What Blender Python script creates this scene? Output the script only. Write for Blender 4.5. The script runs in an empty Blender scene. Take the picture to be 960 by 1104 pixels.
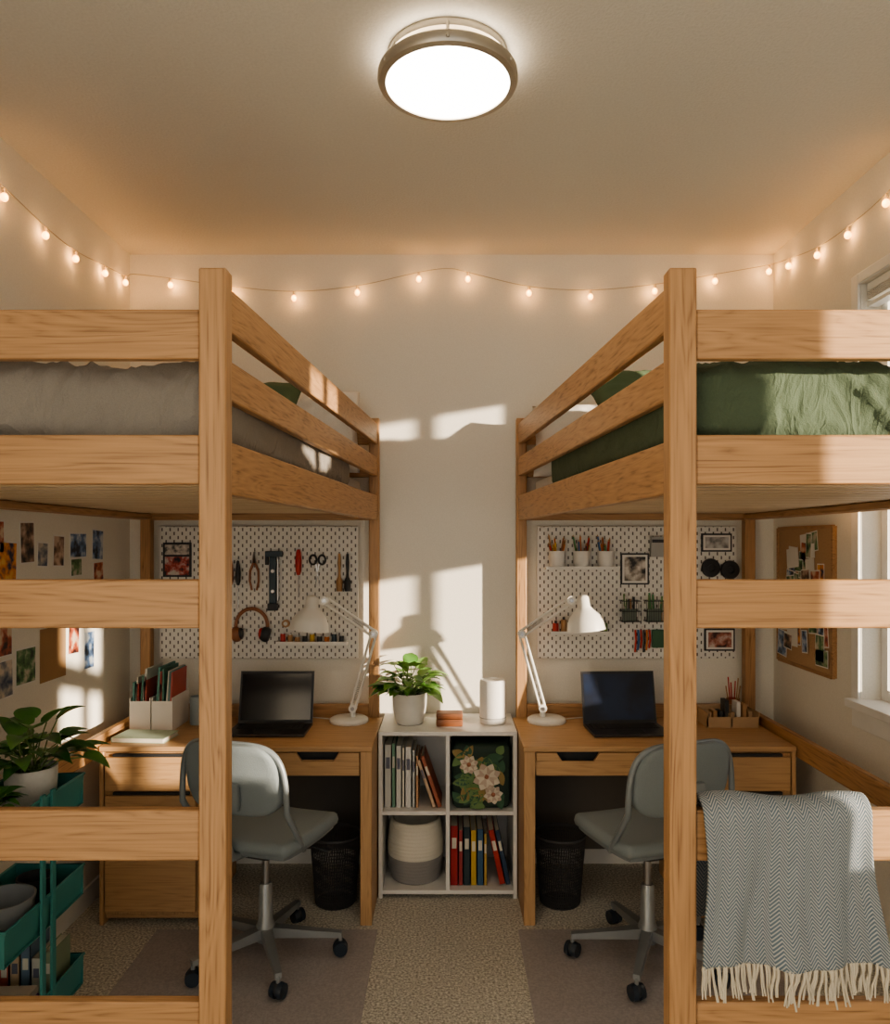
import bpy, bmesh, math, random
from mathutils import Vector, Matrix, noise
random.seed(7)
V=Vector
# ------------------------------------------------------------------ materials
_m={}
def _new(name):
    m=bpy.data.materials.new(name); m.use_nodes=True
    nt=m.node_tree; b=nt.nodes['Principled BSDF']; return m,nt,b
def cmat(name,rgb,rough=.6,metal=0.,bump=0.,bscale=200.,sheen=0.):
    if name in _m: return _m[name]
    m,nt,b=_new(name)
    N=nt.nodes; L=nt.links
    tc=N.new('ShaderNodeTexCoord'); nz=N.new('ShaderNodeTexNoise'); nz.inputs['Scale'].default_value=bscale if bump else 12
    nz.inputs['Detail'].default_value=3
    L.new(tc.outputs['Object'],nz.inputs['Vector'])
    mx=N.new('ShaderNodeMix'); mx.data_type='RGBA'
    mx.inputs['A'].default_value=(*[c*.9 for c in rgb],1); mx.inputs['B'].default_value=(*[min(1,c*1.08) for c in rgb],1)
    L.new(nz.outputs['Fac'],mx.inputs['Factor']); L.new(mx.outputs['Result'],b.inputs['Base Color'])
    b.inputs['Roughness'].default_value=rough; b.inputs['Metallic'].default_value=metal
    if sheen: b.inputs['Sheen Weight'].default_value=sheen
    if bump:
        bp=N.new('ShaderNodeBump'); bp.inputs['Strength'].default_value=bump; bp.inputs['Distance'].default_value=.004
        L.new(nz.outputs['Fac'],bp.inputs['Height']); L.new(bp.outputs['Normal'],b.inputs['Normal'])
    _m[name]=m; return m
def linen(name,rgb):
    """woven linen with creases in the surface relief"""
    m,nt,b=_new(name); N=nt.nodes; L=nt.links
    tc=N.new('ShaderNodeTexCoord')
    n1=N.new('ShaderNodeTexNoise'); n1.inputs['Scale'].default_value=380; n1.inputs['Detail'].default_value=2; L.new(tc.outputs['Object'],n1.inputs['Vector'])
    mp=N.new('ShaderNodeMapping'); mp.inputs['Scale'].default_value=(1.5,1.,.7); L.new(tc.outputs['Object'],mp.inputs['Vector'])
    n2=N.new('ShaderNodeTexNoise'); n2.inputs['Scale'].default_value=9; n2.inputs['Detail'].default_value=5; n2.inputs['Distortion'].default_value=.8
    L.new(mp.outputs['Vector'],n2.inputs['Vector'])
    rd=N.new('ShaderNodeMath'); rd.operation='SUBTRACT'; rd.inputs[1].default_value=.5; L.new(n2.outputs['Fac'],rd.inputs[0])
    ab=N.new('ShaderNodeMath'); ab.operation='ABSOLUTE'; L.new(rd.outputs[0],ab.inputs[0])
    mx=N.new('ShaderNodeMix'); mx.data_type='RGBA'; mx.inputs['A'].default_value=(*[c*.82 for c in rgb],1); mx.inputs['B'].default_value=(*[min(1,c*1.15) for c in rgb],1)
    L.new(n1.outputs['Fac'],mx.inputs['Factor']); L.new(mx.outputs['Result'],b.inputs['Base Color']); b.inputs['Roughness'].default_value=.88
    b1=N.new('ShaderNodeBump'); b1.inputs['Strength'].default_value=.5; b1.inputs['Distance'].default_value=.045; b1.invert=True; L.new(ab.outputs[0],b1.inputs['Height'])
    b2=N.new('ShaderNodeBump'); b2.inputs['Strength'].default_value=.4; b2.inputs['Distance'].default_value=.003; L.new(n1.outputs['Fac'],b2.inputs['Height']); L.new(b1.outputs['Normal'],b2.inputs['Normal'])
    L.new(b2.outputs['Normal'],b.inputs['Normal']); return m
def emat(name,rgb,s):
    if name in _m: return _m[name]
    m,nt,b=_new(name)
    b.inputs['Base Color'].default_value=(*rgb,1); b.inputs['Emission Color'].default_value=(*rgb,1)
    b.inputs['Emission Strength'].default_value=s; _m[name]=m; return m
def wood(axis,tag='oak',light=(.50,.290,.140),dark=(.23,.118,.050)):
    name=f'{tag}_{axis}'
    if name in _m: return _m[name]
    m,nt,b=_new(name); N=nt.nodes; L=nt.links
    tc=N.new('ShaderNodeTexCoord')
    mp=N.new('ShaderNodeMapping'); s=[9.,9.,9.]; s['xyz'.index(axis)]=.8; mp.inputs['Scale'].default_value=s
    L.new(tc.outputs['Object'],mp.inputs['Vector'])
    n1=N.new('ShaderNodeTexNoise'); n1.inputs['Scale'].default_value=1.2; n1.inputs['Detail'].default_value=2; n1.inputs['Distortion'].default_value=.4
    L.new(mp.outputs['Vector'],n1.inputs['Vector'])
    mu=N.new('ShaderNodeMath'); mu.operation='MULTIPLY'; mu.inputs[1].default_value=34
    L.new(n1.outputs['Fac'],mu.inputs[0])
    fr=N.new('ShaderNodeMath'); fr.operation='PINGPONG'; fr.inputs[1].default_value=1; L.new(mu.outputs[0],fr.inputs[0])
    mp2=N.new('ShaderNodeMapping'); s2=[170.,170.,170.]; s2['xyz'.index(axis)]=4.; mp2.inputs['Scale'].default_value=s2
    L.new(tc.outputs['Object'],mp2.inputs['Vector'])
    n2=N.new('ShaderNodeTexNoise'); n2.inputs['Scale'].default_value=1.; n2.inputs['Detail'].default_value=4
    L.new(mp2.outputs['Vector'],n2.inputs['Vector'])
    a=N.new('ShaderNodeMath'); a.operation='MULTIPLY_ADD'; a.inputs[1].default_value=.26; L.new(fr.outputs[0],a.inputs[0]); 
    sc=N.new('ShaderNodeMath'); sc.operation='MULTIPLY'; sc.inputs[1].default_value=1.0; L.new(n2.outputs['Fac'],sc.inputs[0])
    L.new(sc.outputs[0],a.inputs[2])
    r=N.new('ShaderNodeValToRGB'); r.color_ramp.elements[0].position=.32; r.color_ramp.elements[1].position=.86
    r.color_ramp.elements[0].color=(*dark,1); r.color_ramp.elements[1].color=(*light,1)
    mid=r.color_ramp.elements.new(.54); mid.color=(*[ (d*.3+l*.7) for d,l in zip(dark,light)],1)
    L.new(a.outputs[0],r.inputs['Fac']); L.new(r.outputs['Color'],b.inputs['Base Color'])
    b.inputs['Roughness'].default_value=.45
    bp=N.new('ShaderNodeBump'); bp.inputs['Strength'].default_value=.12; bp.inputs['Distance'].default_value=.002
    L.new(n2.outputs['Fac'],bp.inputs['Height']); L.new(bp.outputs['Normal'],b.inputs['Normal'])
    _m[name]=m; return m
def photo(i,c1,c2,c3,sc=14):
    name=f'photo_print_{i}'
    if name in _m: return _m[name]
    m,nt,b=_new(name); N=nt.nodes; L=nt.links
    tc=N.new('ShaderNodeTexCoord'); nz=N.new('ShaderNodeTexNoise'); nz.inputs['Scale'].default_value=sc; nz.inputs['Detail'].default_value=5
    mp=N.new('ShaderNodeMapping'); mp.inputs['Location'].default_value=(i*1.7,i*.9,i*2.3)
    L.new(tc.outputs['Object'],mp.inputs['Vector']); L.new(mp.outputs['Vector'],nz.inputs['Vector'])
    r=N.new('ShaderNodeValToRGB'); r.color_ramp.elements[0].position=.36; r.color_ramp.elements[1].position=.64
    r.color_ramp.elements[0].color=(*c1,1); r.color_ramp.elements[1].color=(*c3,1)
    e=r.color_ramp.elements.new(.5); e.color=(*c2,1)
    L.new(nz.outputs['Fac'],r.inputs['Fac']); L.new(r.outputs['Color'],b.inputs['Base Color']); b.inputs['Roughness'].default_value=.35
    _m[name]=m; return m
def wallmat(name,rgb,bs,st):
    return cmat(name,rgb,.85,0,st,bs)
WALL=wallmat('wall_paint_cream',(.82,.79,.71),180,.15)
CEIL=wallmat('ceiling_paint_textured',(.73,.70,.63),110,.5)
WHITE=cmat('white_laminate',(.82,.80,.76),.4)
TRIM=cmat('white_trim_paint',(.85,.84,.80),.4)
WX,WY,WZ=wood('x'),wood('y'),wood('z')
DX,DY,DZ=[wood(a,'birch',(.56,.345,.175),(.37,.21,.095)) for a in 'xyz']
SL=wood('x','slat_pine',(.66,.50,.33),(.5,.36,.2))
BLACK=cmat('black_plastic',(.015,.015,.017),.4)
DARK=cmat('dark_grey_plastic',(.04,.042,.045),.5)
SHADE=cmat('underdesk_shade_sheet',(.13,.115,.10),.7)  # dark colour stands in for the shade under the desks
# carpet
def carpet(name,c1,c2,rough=.95,st=.9):
    m,nt,b=_new(name); N=nt.nodes; L=nt.links
    tc=N.new('ShaderNodeTexCoord'); vo=N.new('ShaderNodeTexVoronoi'); vo.inputs['Scale'].default_value=150
    L.new(tc.outputs['Object'],vo.inputs['Vector'])
    nz=N.new('ShaderNodeTexNoise'); nz.inputs['Scale'].default_value=110; nz.inputs['Detail'].default_value=3; L.new(tc.outputs['Object'],nz.inputs['Vector'])
    r=N.new('ShaderNodeValToRGB'); r.color_ramp.elements[0].position=.34; r.color_ramp.elements[1].position=.66
    r.color_ramp.elements[0].color=(*c1,1); r.color_ramp.elements[1].color=(*c2,1)
    L.new(nz.outputs['Fac'],r.inputs['Fac']); L.new(r.outputs['Color'],b.inputs['Base Color']); b.inputs['Roughness'].default_value=rough
    bp=N.new('ShaderNodeBump'); bp.inputs['Strength'].default_value=st; bp.inputs['Distance'].default_value=.005; bp.invert=True
    L.new(vo.outputs['Distance'],bp.inputs['Height']); L.new(bp.outputs['Normal'],b.inputs['Normal'])
    return m
CARPET=carpet('loop_pile_carpet',(.34,.32,.27),(.80,.76,.67),.95,.7)
MAT=carpet('chair_mat_vinyl',(.345,.315,.31),(.44,.405,.395),.42,.15)
# pegboard
def pegmat():
    m,nt,b=_new('pegboard_slotted'); N=nt.nodes; L=nt.links
    tc=N.new('ShaderNodeTexCoord'); sp=N.new('ShaderNodeSeparateXYZ'); L.new(tc.outputs['Object'],sp.inputs[0])
    def mth(op,a,bv=None,cv=None):
        n=N.new('ShaderNodeMath'); n.operation=op
        for i,x in enumerate([a,bv,cv]):
            if x is None: continue
            if isinstance(x,(int,float)): n.inputs[i].default_value=x
            else: L.new(x,n.inputs[i])
        return n.outputs[0]
    def lat(off):
        fx=mth('ABSOLUTE',mth('SUBTRACT',mth('FRACT',mth('MULTIPLY_ADD',sp.outputs['X'],25.,off+50)),.5))
        fz=mth('ABSOLUTE',mth('SUBTRACT',mth('FRACT',mth('MULTIPLY_ADD',sp.outputs['Z'],25.,off+50)),.5))
        return mth('MULTIPLY',mth('LESS_THAN',fx,.085),mth('LESS_THAN',fz,.2))
    f=mth('MAXIMUM',lat(0),lat(.5))
    mx=N.new('ShaderNodeMix'); mx.data_type='RGBA'; mx.inputs['A'].default_value=(.80,.78,.73,1); mx.inputs['B'].default_value=(.13,.115,.10,1)
    L.new(f,mx.inputs['Factor']); L.new(mx.outputs['Result'],b.inputs['Base Color']); b.inputs['Roughness'].default_value=.45
    return m
PEG=pegmat()
def herring():
    m,nt,b=_new('herringbone_wool'); N=nt.nodes; L=nt.links
    tc=N.new('ShaderNodeTexCoord'); sp=N.new('ShaderNodeSeparateXYZ'); L.new(tc.outputs['UV'],sp.inputs[0])
    pp=N.new('ShaderNodeMath'); pp.operation='PINGPONG'; pp.inputs[1].default_value=.017; L.new(sp.outputs['X'],pp.inputs[0])
    ad=N.new('ShaderNodeMath'); ad.operation='MULTIPLY_ADD'; ad.inputs[1].default_value=1.3; L.new(pp.outputs[0],ad.inputs[0]); L.new(sp.outputs['Y'],ad.inputs[2])
    p2=N.new('ShaderNodeMath'); p2.operation='PINGPONG'; p2.inputs[1].default_value=.0042; L.new(ad.outputs[0],p2.inputs[0])
    mr=N.new('ShaderNodeMapRange'); mr.inputs['From Min'].default_value=.0016; mr.inputs['From Max'].default_value=.0034; L.new(p2.outputs[0],mr.inputs['Value'])
    mx=N.new('ShaderNodeMix'); mx.data_type='RGBA'; mx.inputs['A'].default_value=(.125,.17,.21,1); mx.inputs['B'].default_value=(.44,.45,.44,1)
    L.new(mr.outputs['Result'],mx.inputs['Factor']); L.new(mx.outputs['Result'],b.inputs['Base Color']); b.inputs['Roughness'].default_value=.95
    bp=N.new('ShaderNodeBump'); bp.inputs['Strength'].default_value=.5; bp.inputs['Distance'].default_value=.003
    L.new(mr.outputs['Result'],bp.inputs['Height']); L.new(bp.outputs['Normal'],b.inputs['Normal'])
    return m
def glassmat():
    m,nt,b=_new('window_glass'); N=nt.nodes; L=nt.links
    t=N.new('ShaderNodeBsdfTransparent'); g=N.new('ShaderNodeBsdfGlossy'); g.inputs['Roughness'].default_value=.02
    mx=N.new('ShaderNodeMixShader'); mx.inputs[0].default_value=.05
    L.new(t.outputs[0],mx.inputs[1]); L.new(g.outputs[0],mx.inputs[2]); L.new(mx.outputs[0],N['Material Output'].inputs['Surface'])
    return m
# ------------------------------------------------------------------ mesh builder
class B:
    def __init__(s): s.bm=bmesh.new(); s.mats=[]; s.M=Matrix.Identity(4)
    def mi(s,m):
        if m not in s.mats: s.mats.append(m)
        return s.mats.index(m)
    def v(s,p): return s.bm.verts.new(s.M@V(p))
    def f(s,vs,m,sm=True):
        try: fc=s.bm.faces.new(vs)
        except ValueError: return
        fc.material_index=s.mi(m); fc.smooth=sm
    def hexa(s,b4,t4,m):
        a=[s.v(p) for p in b4]; c=[s.v(p) for p in t4]
        s.f(a[::-1],m); s.f(c,m)
        for i in range(4): s.f([a[i],a[(i+1)%4],c[(i+1)%4],c[i]],m)
    def box(s,x0,x1,y0,y1,z0,z1,m):
        if x0>x1: x0,x1=x1,x0
        q=lambda z:[(x0,y0,z),(x1,y0,z),(x1,y1,z),(x0,y1,z)]
        s.hexa(q(z0),q(z1),m)
    def frame(s,d):
        d=d.normalized(); u=V((0,0,1)) if abs(d.z)<.9 else V((1,0,0))
        a=d.cross(u).normalized(); return a,d.cross(a).normalized()
    def cyl(s,p0,p1,r0,r1,m,seg=20,cap=True):
        p0=V(p0);p1=V(p1); a,b=s.frame(p1-p0)
        R=[]
        for p,r in((p0,r0),(p1,r1)):
            R.append([s.v(p+(a*math.cos(t)+b*math.sin(t))*r) for t in [2*math.pi*i/seg for i in range(seg)]])
        for i in range(seg): s.f([R[0][i],R[0][(i+1)%seg],R[1][(i+1)%seg],R[1][i]],m)
        if cap: s.f(R[0][::-1],m); s.f(R[1],m)
    def tube(s,pts,r,m,seg=8,r1=None):
        pts=[V(p) for p in pts]; n=len(pts); rings=[]; pa=None
        for i,p in enumerate(pts):
            d=(pts[min(i+1,n-1)]-pts[max(i-1,0)]).normalized()
            if pa is None: a,b=s.frame(d)
            else:
                a=(pa-d*pa.dot(d)).normalized(); b=d.cross(a)
            pa=a; rr=r if r1 is None else r+(r1-r)*i/(n-1)
            rings.append([s.v(p+(a*math.cos(t)+b*math.sin(t))*rr) for t in [2*math.pi*k/seg for k in range(seg)]])
        for i in range(n-1):
            for k in range(seg): s.f([rings[i][k],rings[i][(k+1)%seg],rings[i+1][(k+1)%seg],rings[i+1][k]],m)
        s.f(rings[0][::-1],m); s.f(rings[-1],m)
    def lathe(s,c,prof,m,seg=36,M=None,sy=1.):
        c=V(c); M=M or Matrix.Identity(3); rings=[]
        for r,z in prof:
            if r<1e-6: rings.append([s.v(c+M@V((0,0,z)))])
            else: rings.append([s.v(c+M@V((r*math.cos(t),r*sy*math.sin(t),z))) for t in [2*math.pi*k/seg for k in range(seg)]])
        for A,C in zip(rings,rings[1:]):
            for k in range(seg):
                k2=(k+1)%seg
                if len(A)==1 and len(C)==1: continue
                if len(A)==1: s.f([A[0],C[k2],C[k]],m)
                elif len(C)==1: s.f([A[k],A[k2],C[0]],m)
                else: s.f([A[k],A[k2],C[k2],C[k]],m)
    def ball(s,c,r,m,sc=(1,1,1),seg=16):
        n=seg//2; o=s.M; s.M=o@Matrix.Translation(V(c))@Matrix.Diagonal((*sc,1))
        s.lathe((0,0,0),[(r*math.sin(math.pi*i/n) if 0<i<n else 0,-r*math.cos(math.pi*i/n)) for i in range(n+1)],m,seg); s.M=o
    def rbox(s,half,r,res,m,fn=None,M=None):
        """rounded box from uniform grids; fn(p,n)->p"""
        hx,hy,hz=half; H=V(half); cache={}
        M=M or Matrix.Identity(4)
        def vert(p):
            k=tuple(round(c,6) for c in p)
            if k in cache: return cache[k]
            q=V([max(-(H[i]-r),min(H[i]-r,p[i])) for i in range(3)]); d=V(p)-q
            nn=d.normalized() if d.length>1e-9 else V((0,0,1)); pos=q+nn*r
            if fn: pos=fn(pos,nn)
            cache[k]=s.v(M@pos); return cache[k]
        n=[max(2,int(2*h/res)) for h in half]
        for ax in range(3):
            a,b=(ax+1)%3,(ax+2)%3
            for sg in(-1,1):
                for i in range(n[a]):
                    for j in range(n[b]):
                        q=[]
                        for di,dj in((0,0),(1,0),(1,1),(0,1)):
                            p=[0,0,0]; p[ax]=sg*H[ax]; p[a]=-H[a]+2*H[a]*(i+di)/n[a]; p[b]=-H[b]+2*H[b]*(j+dj)/n[b]
                            q.append(vert(p))
                        if len(set(q))==4: s.f(q if sg>0 else q[::-1],m)
    def pillow(s,M,w,h,t,m,n=26,seed=0):
        for sg in(-1,1):
            g=[]
            for i in range(n+1):
                row=[]
                for j in range(n+1):
                    u=-1+2*i/n; v=-1+2*j/n
                    e=max(0,(1-u**4)*(1-v**4))**.5
                    pin=1-.06*(1-abs(u))*abs(v)**3; pin2=1-.06*(1-abs(v))*abs(u)**3
                    z=sg*t/2*e+(.016*noise.noise(V((u*3+seed,v*3,sg)))+.008*noise.noise(V((u*7+seed,v*6,sg))))*e
                    row.append(s.v(M@V((u*w/2*pin2,v*h/2*pin,z))))
                g.append(row)
            for i in range(n):
                for j in range(n):
                    q=[g[i][j],g[i+1][j],g[i+1][j+1],g[i][j+1]]; s.f(q if sg>0 else q[::-1],m)
    def leaf(s,p,d,L,W,m,droop=.5,heart=False,n=7,flat=False):
        p=V(p); d=V(d).normalized(); side=d.cross(V((0,1,0)) if flat else V((0,0,1)))
        if side.length<.1: side=V((1,0,0))
        side.normalize(); up=side.cross(d).normalized()
        if flat and up.y>0: up=-up
        rows=[]
        for i in range(n+1):
            t=i/n
            w=W/2*(math.sin(math.pi*min(1,(t*.93+.07))**(.62 if heart else .85)))**.8 if t<1 else 0
            c=p+d*L*t-V((0,0,1))*droop*L*t*t
            rows.append((c-side*w+up*w*.35,c,c+side*w+up*w*.35))
        R=[[s.v(x) for x in r] for r in rows]
        for a,b in zip(R,R[1:]):
            s.f([a[0],a[1],b[1],b[0]],m); s.f([a[1],a[2],b[2],b[1]],m)
    def done(s,name,bevel=0,parent=None,angle=38,loc=None,rz=0,weld=True):
        bm=s.bm
        if weld: bmesh.ops.remove_doubles(bm,verts=bm.verts,dist=1e-6)
        bmesh.ops.recalc_face_normals(bm,faces=bm.faces)
        if loc is None:
            xs=[v.co for v in bm.verts]
            lo=V([min(c[i] for c in xs) for i in range(3)]); hi=V([max(c[i] for c in xs) for i in range(3)])
            c=V(((lo.x+hi.x)/2,(lo.y+hi.y)/2,lo.z)); bmesh.ops.translate(bm,verts=bm.verts,vec=-c)
        else: c=V(loc)
        me=bpy.data.meshes.new(name); bm.to_mesh(me); bm.free()
        for m in s.mats: me.materials.append(m)
        me.set_sharp_from_angle(angle=math.radians(angle))
        ob=bpy.data.objects.new(name,me); bpy.context.scene.collection.objects.link(ob)
        ob.location=c; ob.rotation_euler=(0,0,rz)
        if bevel:
            b=ob.modifiers.new('bevel','BEVEL'); b.width=bevel; b.segments=2; b.limit_method='ANGLE'; b.angle_limit=math.radians(40)
            b.harden_normals=False
        if parent: ob.parent=parent
        return ob
def lerp(a,b,t): return a+(b-a)*t
def rot(ax,deg): return Matrix.Rotation(math.radians(deg),4,ax)
def T(x,y,z): return Matrix.Translation(V((x,y,z)))
# ------------------------------------------------------------------ room
XL,XR,YB,ZC,YN=-1.59,1.63,3.84,3.04,-2.0
b=B(); b.box(XL-.15,XR+.2,YN,YB+.12,-.1,0,CARPET); b.done('floor')
b=B(); b.box(XL-.15,XR+.2,YN,YB+.12,ZC,ZC+.1,CEIL); b.done('ceiling')
b=B(); b.box(XL-.12,XR+.14,YB,YB+.12,0,ZC,WALL); b.done('wall_back')
b=B(); b.box(XL-.12,XL,YN,YB,0,ZC,WALL); b.done('wall_left')
wins=[(2.44,3.03,.98,2.62),(1.11,1.64,.98,2.62)]
b=B()
ys=[YN,1.11,1.64,2.44,3.03,YB]
for i in range(5):
    if i in(1,3):
        b.box(XR,XR+.14,ys[i],ys[i+1],0,.98,WALL); b.box(XR,XR+.14,ys[i],ys[i+1],2.62,ZC,WALL)
    else: b.box(XR,XR+.14,ys[i],ys[i+1],0,ZC,WALL)
b.done('wall_right')
G=glassmat()
for k,(y0,y1,z0,z1) in enumerate(wins):
    b=B(); x0,x1=XR+.08,XR+.12
    w=.045
    b.box(x0,x1,y0,y0+w,z0,z1,TRIM); b.box(x0,x1,y1-w,y1,z0,z1,TRIM)
    b.box(x0,x1,y0+w,y1-w,z0,z0+w,TRIM); b.box(x0,x1,y0+w,y1-w,z1-w,z1,TRIM)
    ym=(y0+y1)/2; b.box(x0,x1,ym-.025,ym+.025,z0+w,z1-w,TRIM)
    b.box(x0+.018,x0+.022,y0+w,ym-.025,z0+w,z1-w,G); b.box(x0+.018,x0+.022,ym+.025,y1-w,z0+w,z1-w,G)
    b.done(f'window_{k+1}',.003)
    b=B(); b.box(XR-.05,XR+.08,y0-.03,y1+.03,z0-.03,z0+.002,TRIM)
    b.box(XR-.015,XR,y0-.04,y1+.04,z0-.11,z0-.03,TRIM)
    b.box(XR-.012,XR,y0-.035,y0,z0,z1+.04,TRIM); b.box(XR-.012,XR,y1,y1+.05,z0,z1+.04,TRIM); b.box(XR-.012,XR,y0,y1,z1,z1+.04,TRIM)
    b.done(f'trim_{k+1}',.003)
    b=B(); b.box(XR+.02,XR+.065,y0+.01,y1-.01,z1-.03,z1-.002,TRIM)
    for i in range(6):
        z=z1-.035-i*.007
        b.hexa([(XR+.018,y0+.012,z),(XR+.066,y0+.012,z-.002),(XR+.066,y1-.012,z-.002),(XR+.018,y1-.012,z)],
               [(XR+.018,y0+.012,z+.003),(XR+.066,y0+.012,z+.001),(XR+.066,y1-.012,z+.001),(XR+.018,y1-.012,z+.003)],TRIM)
    b.box(XR+.02,XR+.064,y0+.012,y1-.012,z1-.094,z1-.080,TRIM)
    b.done('window_blind')
b=B(); b.box(XL+.012,XR-.012,YB-.012,YB,0,.09,TRIM); b.done('baseboard_back')
b=B(); b.box(XL,XL+.012,YN,YB,0,.09,TRIM); b.done('baseboard_left')
b=B(); b.box(XR-.012,XR,YN,YB,0,.09,TRIM); b.done('baseboard_right')
b=B(); b.box(-1.20,-.29,1.95,3.17,0,.004,MAT); b.done('chair_mat',.0015)
b=B(); b.box(.29,1.28,1.95,3.17,0,.004,MAT); b.done('chair_mat',.0015)
# ------------------------------------------------------------------ ceiling light
NICK=cmat('brushed_nickel',(.50,.46,.40),.40,.9)
LAMP=emat('lamp_diffuser',(1.,.91,.77),10.)
LAMP2=emat('lamp_diffuser_band',(1.,.84,.62),3.)
b=B(); c=(0,2.28,0)
b.lathe(c,[(0,3.04),(.178,3.04),(.180,3.030),(.178,3.018),(.160,3.016),(0,3.016)],NICK,64)
b.lathe(c,[(.160,3.018),(.160,2.985)],LAMP2,64)
b.lathe(c,[(.186,2.992),(.200,2.992),(.207,2.985),(.208,2.968),(.203,2.958),(.184,2.956),(.186,2.992)],NICK,64)
b.lathe(c,[(.188,2.972),(.187,2.962),(.15,2.953),(.08,2.948),(0,2.946)],LAMP,64)
for a in(90,210,330,30,150,270):
    x,y=.185*math.cos(math.radians(a)),.185*math.sin(math.radians(a))
    b.cyl((x,2.28+y,2.99),(x*.95,2.28+y*.95,3.03),.005,.005,NICK,10)
    x2,y2=.206*math.cos(math.radians(a)),2.28+.206*math.sin(math.radians(a)); b.ball((x2,y2,2.97),.006,NICK,seg=10)
cl=b.done('flush_mount_ceiling_light')
# ------------------------------------------------------------------ loft beds
YF=1.693
def inner(y): return lerp(.489,.335,(y-YF)/(3.79-YF))
def bed(sx):
    b=B()
    X=lambda x:sx*x
    def bx(x0,x1,y0,y1,z0,z1,m): b.box(X(x0),X(x1),y0,y1,z0,z1,m)
    bx(.489,.550,YF,YF+.05,0,2.207,WZ); bx(1.44,1.50,YF,YF+.05,0,2.207,WZ)
    bx(.335,.385,3.74,3.79,0,2.207,WZ); bx(1.45,1.50,3.74,3.79,0,2.207,WZ)
    for z0,z1 in((2.007,2.117),(1.729,1.839),(1.410,1.518),(.894,1.007),(.475,.582)): bx(.55,1.44,YF+.008,YF+.036,z0,z1,WX)
    for z0,z1 in((2.08,2.18),(1.92,2.015),(1.71,1.83),(.72,.81)): bx(.385,1.45,3.75,3.78,z0,z1,WX)
    for z0,z1 in((2.08,2.18),(1.925,2.015),(1.71,1.83)):
        q=lambda z:[(X(.497),YF+.05,z),(X(.523),YF+.05,z),(X(.369),3.74,z),(X(.343),3.74,z)]
        b.hexa(q(z0),q(z1),WY)
    for z0,z1 in((2.08,2.18),(1.71,1.83),(.70,.79)): bx(1.462,1.49,YF+.05,3.74,z0,z1,WY)
    q=lambda z:[(X(.524),YF+.05,z),(X(.544),YF+.05,z),(X(.390),3.74,z),(X(.370),3.74,z)]
    b.hexa(q(1.712),q(1.738),WY); bx(1.44,1.461,YF+.05,3.74,1.712,1.738,WY)
    y=1.80
    while y<3.66:
        i0=inner(y)+.045; b.box(X(i0),X(1.455),y,y+.062,1.739,1.757,SL); y+=.105
    return b.done('loft_bed_frame',.004)
bed(-1); bed(1)
LIN_G=linen('grey_linen',(.26,.237,.208))
LIN_GR=linen('green_linen',(.078,.110,.066))
SHEET_W=cmat('white_cotton_sheet',(.75,.73,.69),.9,0,.2,200)
SHEET_G=cmat('grey_cotton_sheet',(.50,.49,.47),.9,0,.2,200)
def bedding(sx,name,y0,y1,z0,z1,m,r,wr,res,grow=0,seed=0.):
    b=B(); L=(y1-y0)/2; hz=(z1-z0)/2
    def fn(p,n):
        t=p.x/.5
        y=y0+L+p.y; i=inner(y)+.042-grow; o=1.452+min(grow,.006)
        x=lerp(i,o,(t+1)/2); z=z0+hz+p.z
        q=V((x,y,z))
        if wr:
            w=noise.noise(V((x*3.5+seed,y*4,z*2)))
            ln=noise.noise(V((x*7+seed+z*9+w*1.5,y*4-w,z*2.)))
            rdg=(1-abs(ln))**5
            ln2=noise.noise(V((x*15+seed+8-z*14+2*w,y*9+2*w,z*4)))
            rd2=(1-abs(ln2))**6
            d=wr*(rdg*.65+rd2*.30+w*.9-.45)
            k=1. if n.z>-.3 else .0
            q=q+V((n.x*d*.3,n.y*d*.8,n.z*d))*k
        return V((sx*q.x,q.y,q.z))
    b.rbox((.5,L,hz),r,res,m,fn)
    return b.done(name,angle=180)
bedding(-1,'mattress',1.80,3.72,1.759,1.90,SHEET_G,.03,0,.05,-.03)
bedding(1,'mattress',1.80,3.72,1.759,1.90,SHEET_W,.03,0,.05,-.03)
bedding(-1,'grey_duvet',1.762,3.30,1.80,2.025,LIN_G,.075,.022,.012,.004,1.)
bedding(1,'green_duvet',1.762,3.20,1.80,2.030,LIN_GR,.075,.026,.012,.004,9.)
GPIL=cmat('green_pillowcase',(.095,.14,.075),.9,0,.3,200); WPIL=cmat('white_pillowcase',(.76,.74,.70),.9,0,.3,200)
def pil(n,x,y,z,w,h,t,tilt,rz,m,sd):
    b=B(); b.pillow(rot('Z',rz)@rot('X',tilt),w,h,t,m,seed=sd); b.done(n,loc=(x,y,z),angle=180)
pil('green_pillow',-.92,3.32,2.155,.54,.38,.14,50,-4,GPIL,1)
pil('white_pillow',-.655,3.61,2.125,.48,.44,.14,68,6,WPIL,2)
pil('green_pillow',.88,3.06,2.16,.62,.42,.15,38,6,GPIL,3)
pil('white_pillow',.635,3.55,2.075,.48,.40,.14,62,-5,WPIL,4)
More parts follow.
